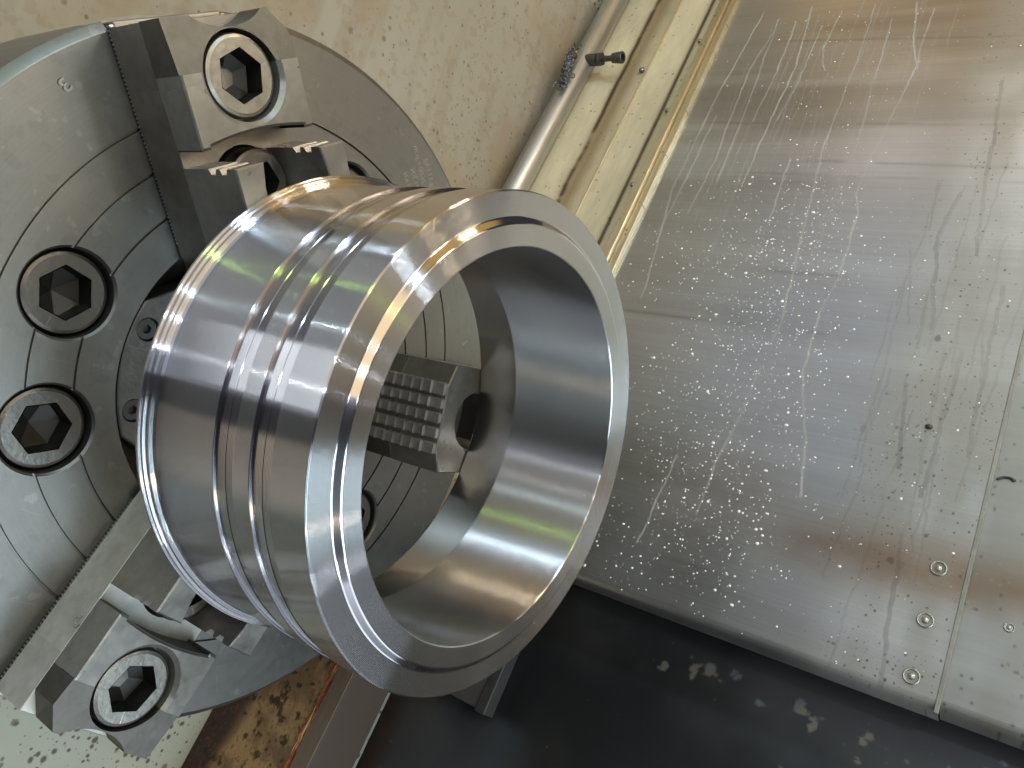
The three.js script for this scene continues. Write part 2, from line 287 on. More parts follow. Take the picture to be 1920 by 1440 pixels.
const panelFn = (u, v, second) => {
  const x = (second ? BX1 : BX0) + u * (BX1 - BX0), y = BY0 + v * (BY1 - BY0);
  const br = fbm(x * 9 + 3, y * 900, 2) * 0.6 + fbm(x * 30, y * 2200 + 11, 2) * 0.4, big = fbm(x * 3.5 + 7, y * 26 + 5, 4), cl = fbm(x * 12, y * 9, 4);
  let k = 0.84 + 0.07 * (br - 0.5) + 0.12 * (big - 0.5) + 0.06 * (cl - 0.5);
  let c = [k, k * 0.985, k * 0.965];
  c = mixc(c, [0.6, 0.565, 0.51], (0.22 + 0.25 * sstep(0.36, 0.42, y)) * sstep(0.45, 0.72, fbm(x * 2.5 + 40, y * 19, 4)));                       // brown horizontal smears; heavier higher up, the warm reflection put into the colour
  if (!second) for (const h of HL) { const t = (x * 1000 - h[0]) / (h[2] - h[0]); if (t > -0.05 && t < 1.05) { const yy = (h[1] + (h[3] - h[1]) * t) / 1000 + 0.0012 * (fbm(x * 40, h[1], 2) - 0.5); c = mixc(c, [0.36, 0.33, 0.3], h[4] * Math.exp(-Math.pow((y - yy) / 0.0016, 2)) * sstep(0.3, 0.55, fbm(x * 30, h[1], 3)) * clamp(Math.min(t + 0.05, 1.05 - t) * 8)); } }
  const rx = second ? 1 : sstep(0.19, 0.29, x); const ry = Math.exp(-Math.pow((y - (0.074 + 0.06 * (x - 0.25))) / 0.018, 2));
  c = mixc(c, [0.52, 0.37, 0.24], 0.62 * rx * ry * (0.6 + 0.7 * fbm(x * 40, y * 60, 3)));
  const right = second ? 1 : sstep(0.24, 0.31, x);
  if (right > 0) {
    const dn = fbm(x * 20, y * 14, 3);
    c = mixc(c, [0.3, 0.28, 0.25], right * 0.6 * Math.max(specks(x, y, 0.0032, 0.15 + 0.4 * sstep(0.4, 0.7, dn), 0.0002, 0.0009), 0.8 * specks(x + 3, y, 0.013, 0.25 * sstep(0.45, 0.6, dn), 0.0005, 0.0026)));
    c = mixc(c, [0.86, 0.84, 0.78], right * 0.45 * specks(x + 7, y, 0.003, 0.3, 0.0002, 0.0007));
  }
  c = mixc(c, [0.58, 0.55, 0.47], right * 0.35 * sstep(0.45, 0.65, fbm(x * 16 + 4, y * 5, 4)));
  if (!second) {
    const q = Math.min(2047, Math.floor(v * 2048)) * 1024 + Math.min(1023, Math.floor(u * 1024));
    c = mixc(c, [0.3, 0.28, 0.27], clamp(darkAmt[q]) * (0.4 + 0.9 * fbm(x * 150, y * 90, 3)));
    c = mixc(c, [0.9, 0.88, 0.84], clamp(dripAmt[q]));
  }
  return c;
};
const panelTex = tex(1024, 2048, (u, v) => panelFn(u, v, false), true, false);
const panelTex2 = tex(256, 512, (u, v) => panelFn(u, v, true), true, false);
const panelRough = tex(1024, 2048, (u, v) => {
  const x = BX0 + u * 0.335, y = BY0 + v * 0.754, q = Math.min(2047, Math.floor(v * 2048)) * 1024 + Math.min(1023, Math.floor(u * 1024));
  return 0.36 + 0.08 * (fbm(x * 6, y * 90, 3) - 0.5) + 0.16 * sstep(0.24, 0.31, x) * fbm(x * 30, y * 30, 4) + 0.5 * clamp(dripAmt[q]) + 0.3 * clamp(darkAmt[q]);
}, false, false);
const panelMetal = tex(512, 1024, (u, v) => { const q = Math.min(2047, Math.floor(v * 2048)) * 1024 + Math.min(1023, Math.floor(u * 1024)); const x = BX0 + u * 0.335; return 0.92 - 0.75 * clamp(dripAmt[q] * 1.2) - 0.3 * sstep(0.24, 0.31, x); }, false, false);
const panelBump = tex(512, 1024, (u, v) => 0.5 + 0.4 * (fbm(u * 6, v * 500, 2) - 0.5) + 0.5 * (fbm(u * 3, v * 4, 3) - 0.5), false);
const panelMat = phys({ map: panelTex, roughnessMap: panelRough, metalnessMap: panelMetal, color: lin(0.68, 0.68, 0.69), metalness: 1, roughness: 1, bumpMap: panelBump, bumpScale: 0.00003, anisotropy: 0.5, anisotropyRotation: Math.PI / 2 });
const panelMat2 = phys({ map: panelTex2, color: lin(0.62, 0.62, 0.62), metalness: 0.75, roughness: 0.4, bumpMap: panelBump, bumpScale: 0.00003, anisotropy: 0.4, anisotropyRotation: Math.PI / 2 });
const lipMat = std({ color: lin(0.36, 0.36, 0.37), metalness: 1, roughness: 0.38 });
function sheet(x0, x1, y0, y1, th, r, ox) {      // a sheet folded back over its lower edge
  const sh = new THREE.Shape(); sh.moveTo(y1, 0); sh.lineTo(y0 + r, 0);
  for (let i = 1; i <= 8; i++) { const a = i / 8 * Math.PI / 2; sh.lineTo(y0 + r - r * Math.sin(a), -r + r * Math.cos(a)); }
  sh.lineTo(y0, -0.03); sh.lineTo(y0 + th, -0.03); sh.lineTo(y0 + th, -r); sh.lineTo(y0 + r, -th); sh.lineTo(y1, -th); sh.closePath();
  const g = new THREE.ExtrudeGeometry(sh, { depth: x1 - x0, bevelEnabled: false });   // shape x -> slope, shape y -> outward, depth -> x
  const m = new THREE.Matrix4().makeBasis(new THREE.Vector3(0, 1, 0), new THREE.Vector3(0, 0, 1), new THREE.Vector3(1, 0, 0)); g.applyMatrix4(m); g.translate(x0, 0, 0);
  return planarUV(prep(toCreasedNormals(g, 0.5)), 0, 1, ox, BY0, 1 / (BX1 - BX0), 1 / (BY1 - BY0));
}
const rivetG = merge([revolveZ([[0, 0.0012], [0.0016, 0.001], [0.0021, 0.0002], [0.0024, -0.0004], [0.0036, -0.0004], [0.0039, 0.0009], [0.0046, 0.001], [0.005, 0.0001]])]);
function revolveZ(pr, seg = 28) { return new THREE.LatheGeometry(pr.map(([r, z]) => new THREE.Vector2(r, z)), seg).rotateX(Math.PI / 2); }
const p1 = slant(group('steel_cover_panel', 'large brushed steel cover panel with milky drip trails and white droplets', 'cover panel', 'steel way cover panels'));
mesh('sheet', sheet(BX0 - 0.006, BX1, BY0, BY1, 0.0022, 0.008, BX0), panelMat, p1);
{
  const rm = std({ color: lin(0.35, 0.34, 0.32), metalness: 0.9, roughness: 0.4 });
  for (const [x, y] of [[0.330, 0.0805], [0.3298, 0.0461], [0.3299, 0.0107]]) { const r = mesh('rivet', rivetG, rm, p1); r.position.set(x, y, 0.0002); }
  mesh('edge_flange', boxUV(rbox(0.3448, 0.3475, BY0 - 0.001, 0.27, -0.004, 0.0005, 0.0004), 8), std({ color: lin(0.4, 0.39, 0.37), metalness: 0.6, roughness: 0.5, map: steelMottle }), p1);
  // droplets
  const dg = new THREE.SphereGeometry(1, 10, 6, 0, Math.PI * 2, 0, Math.PI / 2).rotateX(Math.PI / 2), list = [];
  const dens = (x, y) => { const cx = 0.17 + 0.3 * (y - 0.2) * -0.25; return Math.exp(-Math.pow((x - cx) / 0.045, 2)) * (0.15 + sstep(0.45, 0.36, y) * 0.85) * sstep(0.0, 0.05, y) + 0.22 * sstep(0.4, 0.3, y) * (x < 0.25 ? 1 : 0.15) + 0.05; };
  while (list.length < 2600) {
    const x = 0.016 + rnd() * 0.32, y = 0.0 + rnd() * 0.62; if (rnd() > dens(x, y) * (0.35 + 1.1 * fbm(x * 22, y * 22, 3))) continue;
    const s = Math.exp(gauss() * 0.42 - 0.15) * 0.00043 * (y > 0.4 ? 0.8 : 1); list.push([x, y, Math.min(s, 0.0015)]);
  }
  const im = new THREE.InstancedMesh(dg, phys({ color: lin(0.78, 0.78, 0.77), roughness: 0.12, metalness: 0, clearcoat: 0.6 }), list.length), m4 = new THREE.Matrix4();
  list.forEach(([x, y, s], i) => im.setMatrixAt(i, m4.makeScale(s * (0.9 + 0.5 * rnd()), s * (0.8 + 0.5 * rnd()), s * 0.5).setPosition(x, y, 0)));
  im.name = 'coolant_droplets'; im.userData.kind = 'stuff'; p1.add(im);
  const gm = std({ color: lin(0.03, 0.03, 0.028), roughness: 0.4 });
  const bit = mesh('metal_chip', new THREE.IcosahedronGeometry(0.0026, 1).scale(1, 0.7, 0.6), gm, p1); bit.position.set(0.304, 0.177, 0.001);
}
const p2 = slant(group('steel_cover_panel', 'second steel cover panel at the right edge, beyond the vertical seam', 'cover panel', 'steel way cover panels'));
mesh('sheet', sheet(BX1 + 0.0004, 0.52, BY0 + 0.002, BY1, 0.0022, 0.008, BX1).translate(0, 0, -0.0045), panelMat2, p2);
{ const r = mesh('rivet', rivetG, std({ color: lin(0.35, 0.34, 0.32), metalness: 0.9, roughness: 0.4 }), p2); r.position.set(0.372, 0.058, -0.0042); r.scale.setScalar(0.6);
  const ch = mesh('metal_chip', new THREE.TorusGeometry(0.003, 0.0008, 6, 14, 2.6).scale(1.6, 1, 1), std({ color: lin(0.05, 0.05, 0.05), roughness: 0.4, metalness: 0.6 }), p2); ch.position.set(0.354, 0.15, -0.0035); ch.rotation.z = 0.3; }

// corner trim between wall and panel ---------------------------------------------
const trimTex = tex(512, 1024, (u, v) => {      // x -0.17..0.02, y 0..0.8
  const x = -0.17 + u * 0.19, y = v * 0.8;
  let k = 0.76 + 0.14 * (fbm(x * 25, y * 12, 4) - 0.5) + 0.08 * (fbm(x * 200, y * 60, 3) - 0.5);
  let c = [k, k * 0.94, k * 0.8];
  const w = Math.exp(-Math.pow((x + 0.0955 + 0.004 * (fbm(y * 30, 2, 3) - 0.5)) / 0.0032, 2)) * sstep(0.3, 0.6, fbm(y * 45, 8, 3) + 0.25);
  c = mixc(c, [0.2, 0.13, 0.07], 0.85 * w);
  c = mixc(c, [0.42, 0.31, 0.19], 0.5 * Math.exp(-Math.pow((x + 0.085) / 0.012, 2)));
  c = mixc(c, [0.3, 0.22, 0.13], 0.5 * Math.exp(-Math.pow((x + 0.021) / 0.003, 2)));
  c = mixc(c, [0.34, 0.29, 0.22], 0.5 * specks(x, y, 0.006, 0.3, 0.0003, 0.0014));
  return c;
});
const trimMat = std({ map: trimTex, roughness: 0.42, metalness: 0.15 });
const tr = slant(group('corner_trim', 'folded beige metal corner trim strips between the headstock wall and the drip-streaked panel', 'trim'));
{
  const tuv = (g) => planarUV(prep(g), 0, 1, -0.17, 0, 1 / 0.19, 1 / 0.8);
  const tilt = (g, x0, z0, z1, x1) => { const p = g.attributes.position; for (let i = 0; i < p.count; i++) { const t = (p.getX(i) - x0) / (x1 - x0); p.setZ(i, p.getZ(i) + z0 + (z1 - z0) * t); } g.computeVertexNormals(); return g; };
  mesh('strip', tuv(tilt(prep(box(-0.166, -0.0975, -0.05, 0.8, -0.01, 0)), -0.166, 0.002, -0.006, -0.0975)), trimMat, tr);
  mesh('strip', tuv(tilt(prep(box(-0.0972, -0.0605, -0.05, 0.8, -0.01, 0)), -0.0972, -0.006, -0.001, -0.0605)), trimMat, tr);
  mesh('ridge', tuv(rbox(-0.0608, -0.0584, -0.05, 0.8, -0.012, 0.0022, 0.0008)), std({ map: trimTex, color: lin(1.0, 0.98, 0.95), roughness: 0.35, metalness: 0.7 }), tr);
  mesh('strip', tuv(tilt(prep(box(-0.0584, -0.0222, -0.05, 0.8, -0.01, 0)), -0.0584, 0.0005, -0.003, -0.0222)), trimMat, tr);
  mesh('strip', tuv(tilt(prep(box(-0.0195, -0.0045, -0.05, 0.8, -0.012, 0)), -0.0195, -0.004, 0.001, -0.0045)), trimMat, tr);
  mesh('rail', tuv(rbox(-0.0046, 0.0062, -0.05, 0.8, -0.012, 0.0095, 0.0016)), std({ map: trimTex, color: lin(1, 1, 1), roughness: 0.32, metalness: 0.85 }), tr);
  mesh('rail_lip', tuv(rbox(0.0063, 0.0145, -0.05, 0.8, -0.003, 0.0055, 0.001)), std({ map: trimTex, color: lin(1, 1, 1), roughness: 0.32, metalness: 0.8, bumpMap: wallBump, bumpScale: 0.001 }), tr);
  const sg = new THREE.SphereGeometry(0.0026, 14, 8).scale(1, 1, 0.8), sm = std({ color: lin(0.25, 0.23, 0.2), metalness: 0.9, roughness: 0.35 });
  for (const [x, y, r] of [[-0.067, 0.554, 1.3], [-0.0115, 0.593, 1], [-0.0112, 0.489, 1], [-0.011, 0.387, 1.05], [-0.088, 0.445, 0.6]]) { const b = mesh('screw_head', sg, sm, tr); b.position.set(x, y, 0.001); b.scale.setScalar(r); }
}
// coolant pipe ----------------------------------------------------------------------
{
  const t = slant(group('coolant_pipe', 'grey steel coolant pipe with a short capped side nozzle in the wall corner', 'pipe'), 0.25);
  const pm = phys({ color: lin(0.8, 0.8, 0.8), metalness: 0.9, roughness: 0.4, map: steelMottle, bumpMap: wallBump, bumpScale: 0.0002 });
  mesh('tube', cyl(0.0134, 0.9, 48).translate(-0.1405, 0.42, 0.004), pm, t);
  const dm = std({ color: lin(0.12, 0.115, 0.11), metalness: 0.9, roughness: 0.42 });
  const hex = (r, x0, x1) => new THREE.CylinderGeometry(r, r, x1 - x0, 6).rotateZ(-Math.PI / 2).translate((x0 + x1) / 2, 0, 0);
  const nz = mesh('nozzle', merge([cylX(0.0068, -0.014, 0.002, 0, 0, 24), hex(0.0075, 0.002, 0.0085), cylX(0.0048, 0.0085, 0.010), hex(0.0078, 0.010, 0.0145), cylX(0.0033, 0.0145, 0.0275, 0, 0, 20)]), dm, t);
  nz.position.set(-0.127, 0.5565, 0.008);
  const cap = mesh('cap_tip', revolve([[0.0275, 0.0033], [0.0285, 0.0055], [0.040, 0.0066], [0.0412, 0.0064], [0.0416, 0.0058], [0.0412, 0.0042], [0.036, 0.004], [0.036, 0.0001]], 32), dm, nz);
}
// swarf clump at the pipe --------------------------------------------------------------
{
  const gs = []; seed = 77;
  for (let i = 0; i < 70; i++) { const t = rnd(), g = new THREE.TorusGeometry(0.0022 + 0.002 * rnd(), 0.0007, 5, 12, 3 + 2.5 * rnd()); g.rotateX(rnd() * 6).rotateY(rnd() * 6); g.translate(-0.1445 + 0.012 * t + 0.005 * gauss() * 0.5, 0.562 - 0.068 * t, 0.004 * rnd()); gs.push(g); }
  const o = slant(mesh('metal_swarf', merge(gs), std({ color: lin(0.2, 0.2, 0.21), metalness: 1, roughness: 0.25 }), scene), 0.228);
  o.userData.kind = 'stuff'; tag(o, 'clump of dark curled metal swarf caught behind the coolant pipe', 'swarf');
}
// bracket on the bed -------------------------------------------------------------------------
{
  const t = slant(group('bed_bracket', 'grey angular bracket with a small bolt on the dark bed below the ring', 'bracket'), 0.325);
  const bm = std({ color: lin(0.11, 0.115, 0.125), roughness: 0.5, metalness: 0.4, map: steelMottle });
  mesh('base_plate', boxUV(rbox(0.006, 0.036, -0.122, -0.06, 0, 0.014, 0.001), 8), std({ color: lin(0.1, 0.1, 0.105), roughness: 0.5, metalness: 0.4 }), t);
  mesh('upright_strip', boxUV(rbox(0.034, 0.044, -0.124, -0.05, 0, 0.016, 0.001), 8), bm, t);
  mesh('bolt', cylZ(0.0032, 0.014, 0.0175, 0.03, -0.088, 6), boltMat, t);
}

// ---------------------------------------------------------------- chuck
const TH0 = 0.6569, D120 = Math.PI * 2 / 3;
const cmd = (c, s, x, y, rot, px) => { c.save(); c.translate(x, y); c.rotate(rot); c.font = px + 'px sans-serif'; c.fillText(s, 0, 0); c.restore(); };
// face map: u along z (-0.205..0.205), v along y
const CH = 2048, chCanvas = document.createElement('canvas'); chCanvas.width = chCanvas.height = CH;
{
  const c = chCanvas.getContext('2d'), im = c.createImageData(CH, CH), d = im.data;
  for (let j = 0, k = 0; j < CH; j++) for (let i = 0; i < CH; i++, k += 4) {
    const z = (i / CH - 0.5) * 0.41, y = (0.5 - j / CH) * 0.41, r = Math.hypot(y, z), a = Math.atan2(z, y);
    let v = 0.72 + 0.06 * (fbm(z * 22 + 9, y * 22, 4) - 0.5) + 0.03 * (fbm(r * 1500, a * 3, 2) - 0.5) + 0.035 * (hsh(i, j) - 0.5);
    v -= 0.025 * sstep(0.6, 0.75, fbm(z * 160 + 4, y * 160, 3)); v += 0.06 * sstep(0.74, 0.8, fbm(z * 150 + 40, y * 150, 3));
    d[k] = v * 255; d[k + 1] = v * 253; d[k + 2] = v * 247; d[k + 3] = 255;
  }
  c.putImageData(im, 0, 0);
  const X = (z) => (z / 0.41 + 0.5) * CH, Y = (y) => (0.5 - y / 0.41) * CH;
  // engraved rating, read outwards-down from the rim
  c.fillStyle = 'rgba(232,222,200,0.95)';
  const q0 = [0.1668, -0.0402], u = [0.0, 0.0];
  const lines = ['Fmax 180 KN', 'Tmax  71 KN', 'Nmax 2600 r.p.m', 'Mass 111 kg'];
  const dirA = Math.atan2(-(0.1668 - 0.1525), -0.0402 + 0.0625);  // set below by the lines' own direction on the face
  lines.forEach((s, i) => { const y0 = 0.1335 + i * 0.0062, z0 = -0.0745 - i * 0.0045; cmd(c, s, X(z0), Y(y0), -0.83, 27); });
  c.strokeStyle = 'rgba(232,222,200,0.9)'; c.lineWidth = 3; c.beginPath(); c.moveTo(X(-0.092), Y(0.157)); c.lineTo(X(-0.098), Y(0.153)); c.lineTo(X(-0.107), Y(0.143)); c.lineTo(X(-0.101), Y(0.147)); c.stroke();
  // stamped slot numbers
  c.font = 'bold 40px sans-serif';
  const stamp = (s, y, z, rot) => { c.save(); c.translate(X(z), Y(y)); c.rotate(rot); c.fillStyle = 'rgba(40,38,36,0.9)'; c.fillText(s, 2, -2); c.fillStyle = 'rgba(235,232,225,0.95)'; c.fillText(s, 0, 0); c.restore(); };
  stamp('3', 0.104, 0.148, 1.2); stamp('1', 0.072, -0.1615, 2.6);
  // scratches
  for (let i = 0; i < 90; i++) { const a = rnd() * 6.28, r = 0.1 + rnd() * 0.09, z = Math.sin(a) * r, y = Math.cos(a) * r, l = 0.003 + rnd() * 0.012, b = rnd() * 6.28; c.strokeStyle = 'rgba(235,232,225,' + (0.1 + 0.3 * rnd()) + ')'; c.lineWidth = 0.8 + rnd() * 1.4; c.beginPath(); c.moveTo(X(z), Y(y)); c.lineTo(X(z + l * Math.cos(b)), Y(y + l * Math.sin(b))); c.stroke(); }
}
const chuckTex = new THREE.CanvasTexture(chCanvas); chuckTex.colorSpace = THREE.SRGBColorSpace; chuckTex.magFilter = THREE.LinearFilter;
const chuckRough = tex(1024, 1024, (u, v) => { const z = (u - 0.5) * 0.41, y = (v - 0.5) * 0.41; return 0.45 + 0.1 * (fbm(z * 26, y * 26, 4) - 0.5) + 0.08 * (fbm(z * 240, y * 240, 2) - 0.5); }, false);
const chuckMat = std({ map: chuckTex, color: lin(0.41, 0.405, 0.395), metalness: 1, roughness: 1, roughnessMap: chuckRough, bumpMap: steelBump, bumpScale: 0.00003 });
{
  const t = group('lathe_chuck', 'large round steel lathe chuck with ring grooves and recessed socket bolts', 'lathe chuck');
  const gw = 0.0007, gd = 0.0016, prof = [[-0.1, 0.2], [-0.004, 0.2], [-0.0004, 0.1962], [0, 0.1956]];
  for (const r of [0.1532, 0.1327, 0.1115]) prof.push([0, r + gw], [-gd, r + gw * 0.7], [-gd, r - gw * 0.7], [0, r - gw]);
  prof.push([0, 0.0918], [-0.0008, 0.0912], [-0.03, 0.0912], [-0.03, 0.001], [-0.1, 0.001], [-0.1, 0.2]);
  let g = revolve(prof, 240);
  g = prep(g);
  const slots = [], holes = [];
  for (let k = 0; k < 3; k++) { const s = box(-0.028, 0.03, 0.0, 0.3, -0.03, 0.03); s.rotateX(TH0 + k * D120); slots.push(s); }
  for (const s of slots) g = csg(g, prep(s));
  for (let k = 0; k < 3; k++) for (const d of [-0.2605, 0.2605]) { const a = TH0 + Math.PI / 3 + k * D120 + d; holes.push([Math.cos(a) * 0.1241, Math.sin(a) * 0.1241, a]); }
  for (const [y, z] of holes) g = csg(g, prep(cylX(0.0212, -0.03, 0.03, y, z, 56)));
  for (const [y, z] of holes) g = csg(g, prep(new THREE.CylinderGeometry(0.0228, 0.0212, 0.0019, 56).rotateZ(-Math.PI / 2).translate(-0.0003, y, z)));
  planarUV(g, 2, 1, -0.205, -0.205, 1 / 0.41, 1 / 0.41);
  mesh('chuck_body', g, chuckMat, t);
  // recessed centre cap with three lobes
  const sh = new THREE.Shape(); let first = true;
  for (let k = 0; k < 3; k++) for (let i = 0; i <= 12; i++) { const a = TH0 + Math.PI / 3 + k * D120 + (i / 12 - 0.5) * 0.78, y = Math.cos(a) * 0.0893, z = Math.sin(a) * 0.0893; first ? sh.moveTo(y, z) : sh.lineTo(y, z); first = false; }
  sh.closePath();
  const m = new THREE.Matrix4().makeBasis(new THREE.Vector3(0, 1, 0), new THREE.Vector3(0, 0, 1), new THREE.Vector3(1, 0, 0));
  let cg = new THREE.ExtrudeGeometry(sh, { depth: 0.014, bevelEnabled: true, bevelSize: 0.0012, bevelThickness: 0.0012, bevelSegments: 2 }).applyMatrix4(m).translate(-0.0165, 0, 0);
  cg = prep(cg);
  const caps = [];
  for (let k = 0; k < 3; k++) for (const d of [-0.258, 0.258]) { const a = TH0 + Math.PI / 3 + k * D120 + d; caps.push([Math.cos(a) * 0.0818, Math.sin(a) * 0.0818]); }
  for (const [y, z] of caps) cg = csg(cg, prep(cylX(0.0062, -0.008, 0.01, y, z, 28)));
  const cap = mesh('centre_cap', boxUV(cg, 8), std({ color: lin(0.3, 0.3, 0.3), metalness: 1, roughness: 0.42, map: steelMottle, bumpMap: steelBump, bumpScale: 0.0003 }), t);
  const small = smallScrew(0.0052);
  for (const [y, z] of caps) { const s = mesh('cap_screw', small, capMat, cap); s.position.set(-0.003, y, z); }
  const head = screwHead(0.0197);
  for (const [y, z, a] of holes) {
    const s = mesh('socket_bolt', head, boltMat, t); s.position.set(-0.0035, y, z); s.rotation.x = a * 3.1;
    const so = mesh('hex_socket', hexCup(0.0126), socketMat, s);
  }
}
function hexPath(r, hole) { const p = hole ? new THREE.Path() : new THREE.Shape(); for (let i = 0; i < 6; i++) { const a = i * Math.PI / 3, x = r * Math.cos(a), y = r * Math.sin(a); i ? p.lineTo(x, y) : p.moveTo(x, y); } p.closePath(); return p; }
function toX(g) { return g.applyMatrix4(new THREE.Matrix4().makeBasis(new THREE.Vector3(0, 1, 0), new THREE.Vector3(0, 0, 1), new THREE.Vector3(1, 0, 0))); }
function screwHead(r) {      // socket cap screw: its top at x = 0
  const top = new THREE.Shape(); top.absarc(0, 0, r - 0.0022, 0, Math.PI * 2); top.holes.push(hexPath(r * 0.67, true));
  const rim = revolve([[-0.016, r], [-0.0022, r], [-0.0007, r - 0.0007], [0, r - 0.0022]], 56);
  const face = toX(new THREE.ShapeGeometry(top, 40));
  return boxUV(merge([rim, face]), 10);
}
function hexCup(r) {         // walls and cone floor of the socket
  const w = new THREE.CylinderGeometry(r, r, 0.012, 6, 1, true).rotateZ(-Math.PI / 2); w.translate(-0.006, 0, 0);
  const f = new THREE.ConeGeometry(r, 0.004, 6, 1, true).rotateZ(Math.PI / 2).translate(-0.0135, 0, 0); 
  const a = prep(w), b = prep(f);
  return toCreasedNormals(mergeGeometries([rotHex(a), rotHex(b)]), 0.3);
}
function rotHex(g) { return g.rotateX(Math.PI / 2); }
function smallScrew(r) { const top = new THREE.Shape(); top.absarc(0, 0, r, 0, Math.PI * 2); top.holes.push(hexPath(r * 0.5, true)); return merge([toX(new THREE.ExtrudeGeometry(top, { depth: 0.003, bevelEnabled: false, curveSegments: 24 })).translate(-0.003, 0, 0), cylX(r * 0.6, -0.004, -0.003, 0, 0, 20)]); }

// ---------------------------------------------------------------- jaws
// own axes: x = radial, y = tangential, z = along the spindle
function makeJaw(label, theta, opt = {}) {
  const t = group('chuck_jaw', label, 'chuck jaw', 'three stepped jaws of the chuck');
  t.matrix.makeBasis(new THREE.Vector3(0, Math.cos(theta), Math.sin(theta)), new THREE.Vector3(0, -Math.sin(theta), Math.cos(theta)), new THREE.Vector3(1, 0, 0));
  t.matrix.decompose(t.position, t.quaternion, t.scale);
  const wM = opt.wM ?? 0.0318, off = opt.off ?? 0, W = 0.032;
  if (off) t.position.addScaledVector(new THREE.Vector3(0, -Math.sin(theta), Math.cos(theta)), off);
  const ext = (sh, z0, z1, bevel = 0.0008) => prep(new THREE.ExtrudeGeometry(sh, { depth: z1 - z0 - 2 * bevel, bevelEnabled: bevel > 0, bevelSize: bevel, bevelThickness: bevel, bevelOffset: -bevel, bevelSegments: 1, curveSegments: 24 }).translate(0, 0, z0 + bevel));
  const nose = (r0, r1, w, slot) => {
    const s = new THREE.Shape(); s.moveTo(r0, -w * 0.59); s.lineTo(r0 + 0.0055, -w);
    s.lineTo(r1, -w);
    if (slot) { s.lineTo(r1, -0.0163); s.lineTo(0.121, -0.0185); s.lineTo(0.1065, -0.0185); s.absarc(0.1065, 0, 0.0185, -Math.PI / 2, Math.PI / 2, true); s.lineTo(0.121, 0.0185); s.lineTo(r1, 0.0163); }
    s.lineTo(r1, w); s.lineTo(r0 + 0.0055, w); s.lineTo(r0, w * 0.59); s.closePath(); return s;
  };
  // serrated master jaw in the slot
  mesh('base_jaw', boxUV(rbox(0.092, 0.1972, -0.0286, 0.0286, -0.027, 0.0035, 0.0012), 6), opt.side ?? darkJawMat, t);
  { const gs = []; const n = 54; for (let i = 0; i < n; i++) { const r = 0.094 + i * 0.0019; for (const s of [-1, 1]) gs.push(box(r, r + 0.001, s > 0 ? 0.0286 : -0.0306, s > 0 ? 0.0306 : -0.0286, 0.0004, 0.0034)); } mesh('serration', merge(gs), std({ color: lin(0.5, 0.5, 0.5), metalness: 1, roughness: 0.35 }), t).userData.kind = 'stuff'; }
  // lower block over its whole length
  let low = ext(nose(0.0746, 0.1942, wM - 0.0002), 0.0036, 0.030, 0.0004);
  // high inner nose, forked round the second bolt
  let hi = ext(nose(0.0745, 0.1322, wM, true), 0.0295, 0.071, 0.0007);
  const cuts = [];
  for (const z of [0.0535, 0.0617]) { const c = new THREE.Shape(); c.moveTo(0.1335, z - 0.0036); c.lineTo(0.1335, z + 0.0036); c.lineTo(0.1296, z + 0.0016); c.lineTo(0.1296, z - 0.0016); c.closePath(); const g = new THREE.ExtrudeGeometry(c, { depth: 0.1, bevelEnabled: false }); g.applyMatrix4(new THREE.Matrix4().makeBasis(new THREE.Vector3(1, 0, 0), new THREE.Vector3(0, 0, 1), new THREE.Vector3(0, -1, 0))).translate(0, 0.05, 0); cuts.push(prep(g)); }
  for (const c of cuts) hi = csg(hi, c);
  // outer step with a concave gripping arc
  const b = new THREE.Shape(); b.moveTo(0.1404, -W); b.lineTo(0.184, -W); b.lineTo(0.1945, -W + 0.009);
  for (let i = 0; i <= 14; i++) { const a = (i / 14 - 0.5) * 1.9; b.lineTo(0.1945 - 0.0062 * (Math.cos(a) - Math.cos(0.95)) / (1 - Math.cos(0.95)), 0.019 * Math.sin(a) / Math.sin(0.95) - 0.001); }
  b.lineTo(0.1945, W); b.lineTo(0.1404, W); b.lineTo(0.1404, W - 0.005);
  for (let i = 0; i <= 16; i++) { const y = (W - 0.005) * (1 - i / 8); b.lineTo(Math.sqrt(0.1442 * 0.1442 - y * y), y); }
  b.lineTo(0.1404, -W + 0.005); b.closePath();
  let outer = ext(b, 0.0298, 0.0508, 0.0007), rough;
  const wedge = (pts) => { const c = new THREE.Shape(); pts.forEach(([x, y], i) => (i ? c.lineTo(x, y) : c.moveTo(x, y))); c.closePath(); const g = new THREE.ExtrudeGeometry(c, { depth: 0.1, bevelEnabled: false }); g.applyMatrix4(new THREE.Matrix4().makeBasis(new THREE.Vector3(1, 0, 0), new THREE.Vector3(0, 0, 1), new THREE.Vector3(0, -1, 0))).translate(0, 0.05, 0); return prep(g); };
  rough = csg(csg(outer, wedge([[0.17, 0.0496], [0.17, 0.06], [0.21, 0.06], [0.21, 0.0446]])), prep(box(0.1, 0.1713, -0.05, 0.05, 0, 0.1)));
  outer = csg(outer, prep(box(0.1716, 0.22, -0.05, 0.05, 0, 0.1)));
  const bore1 = prep(cylZ(0.0202, 0.034, 0.08, 0.1675, 0, 56)), sink1 = prep(new THREE.CylinderGeometry(0.0225, 0.0202, 0.0023, 56).rotateX(Math.PI / 2).translate(0.1675, 0, 0.0500));
  outer = csg(csg(outer, bore1), sink1); rough = csg(csg(rough, bore1), sink1);
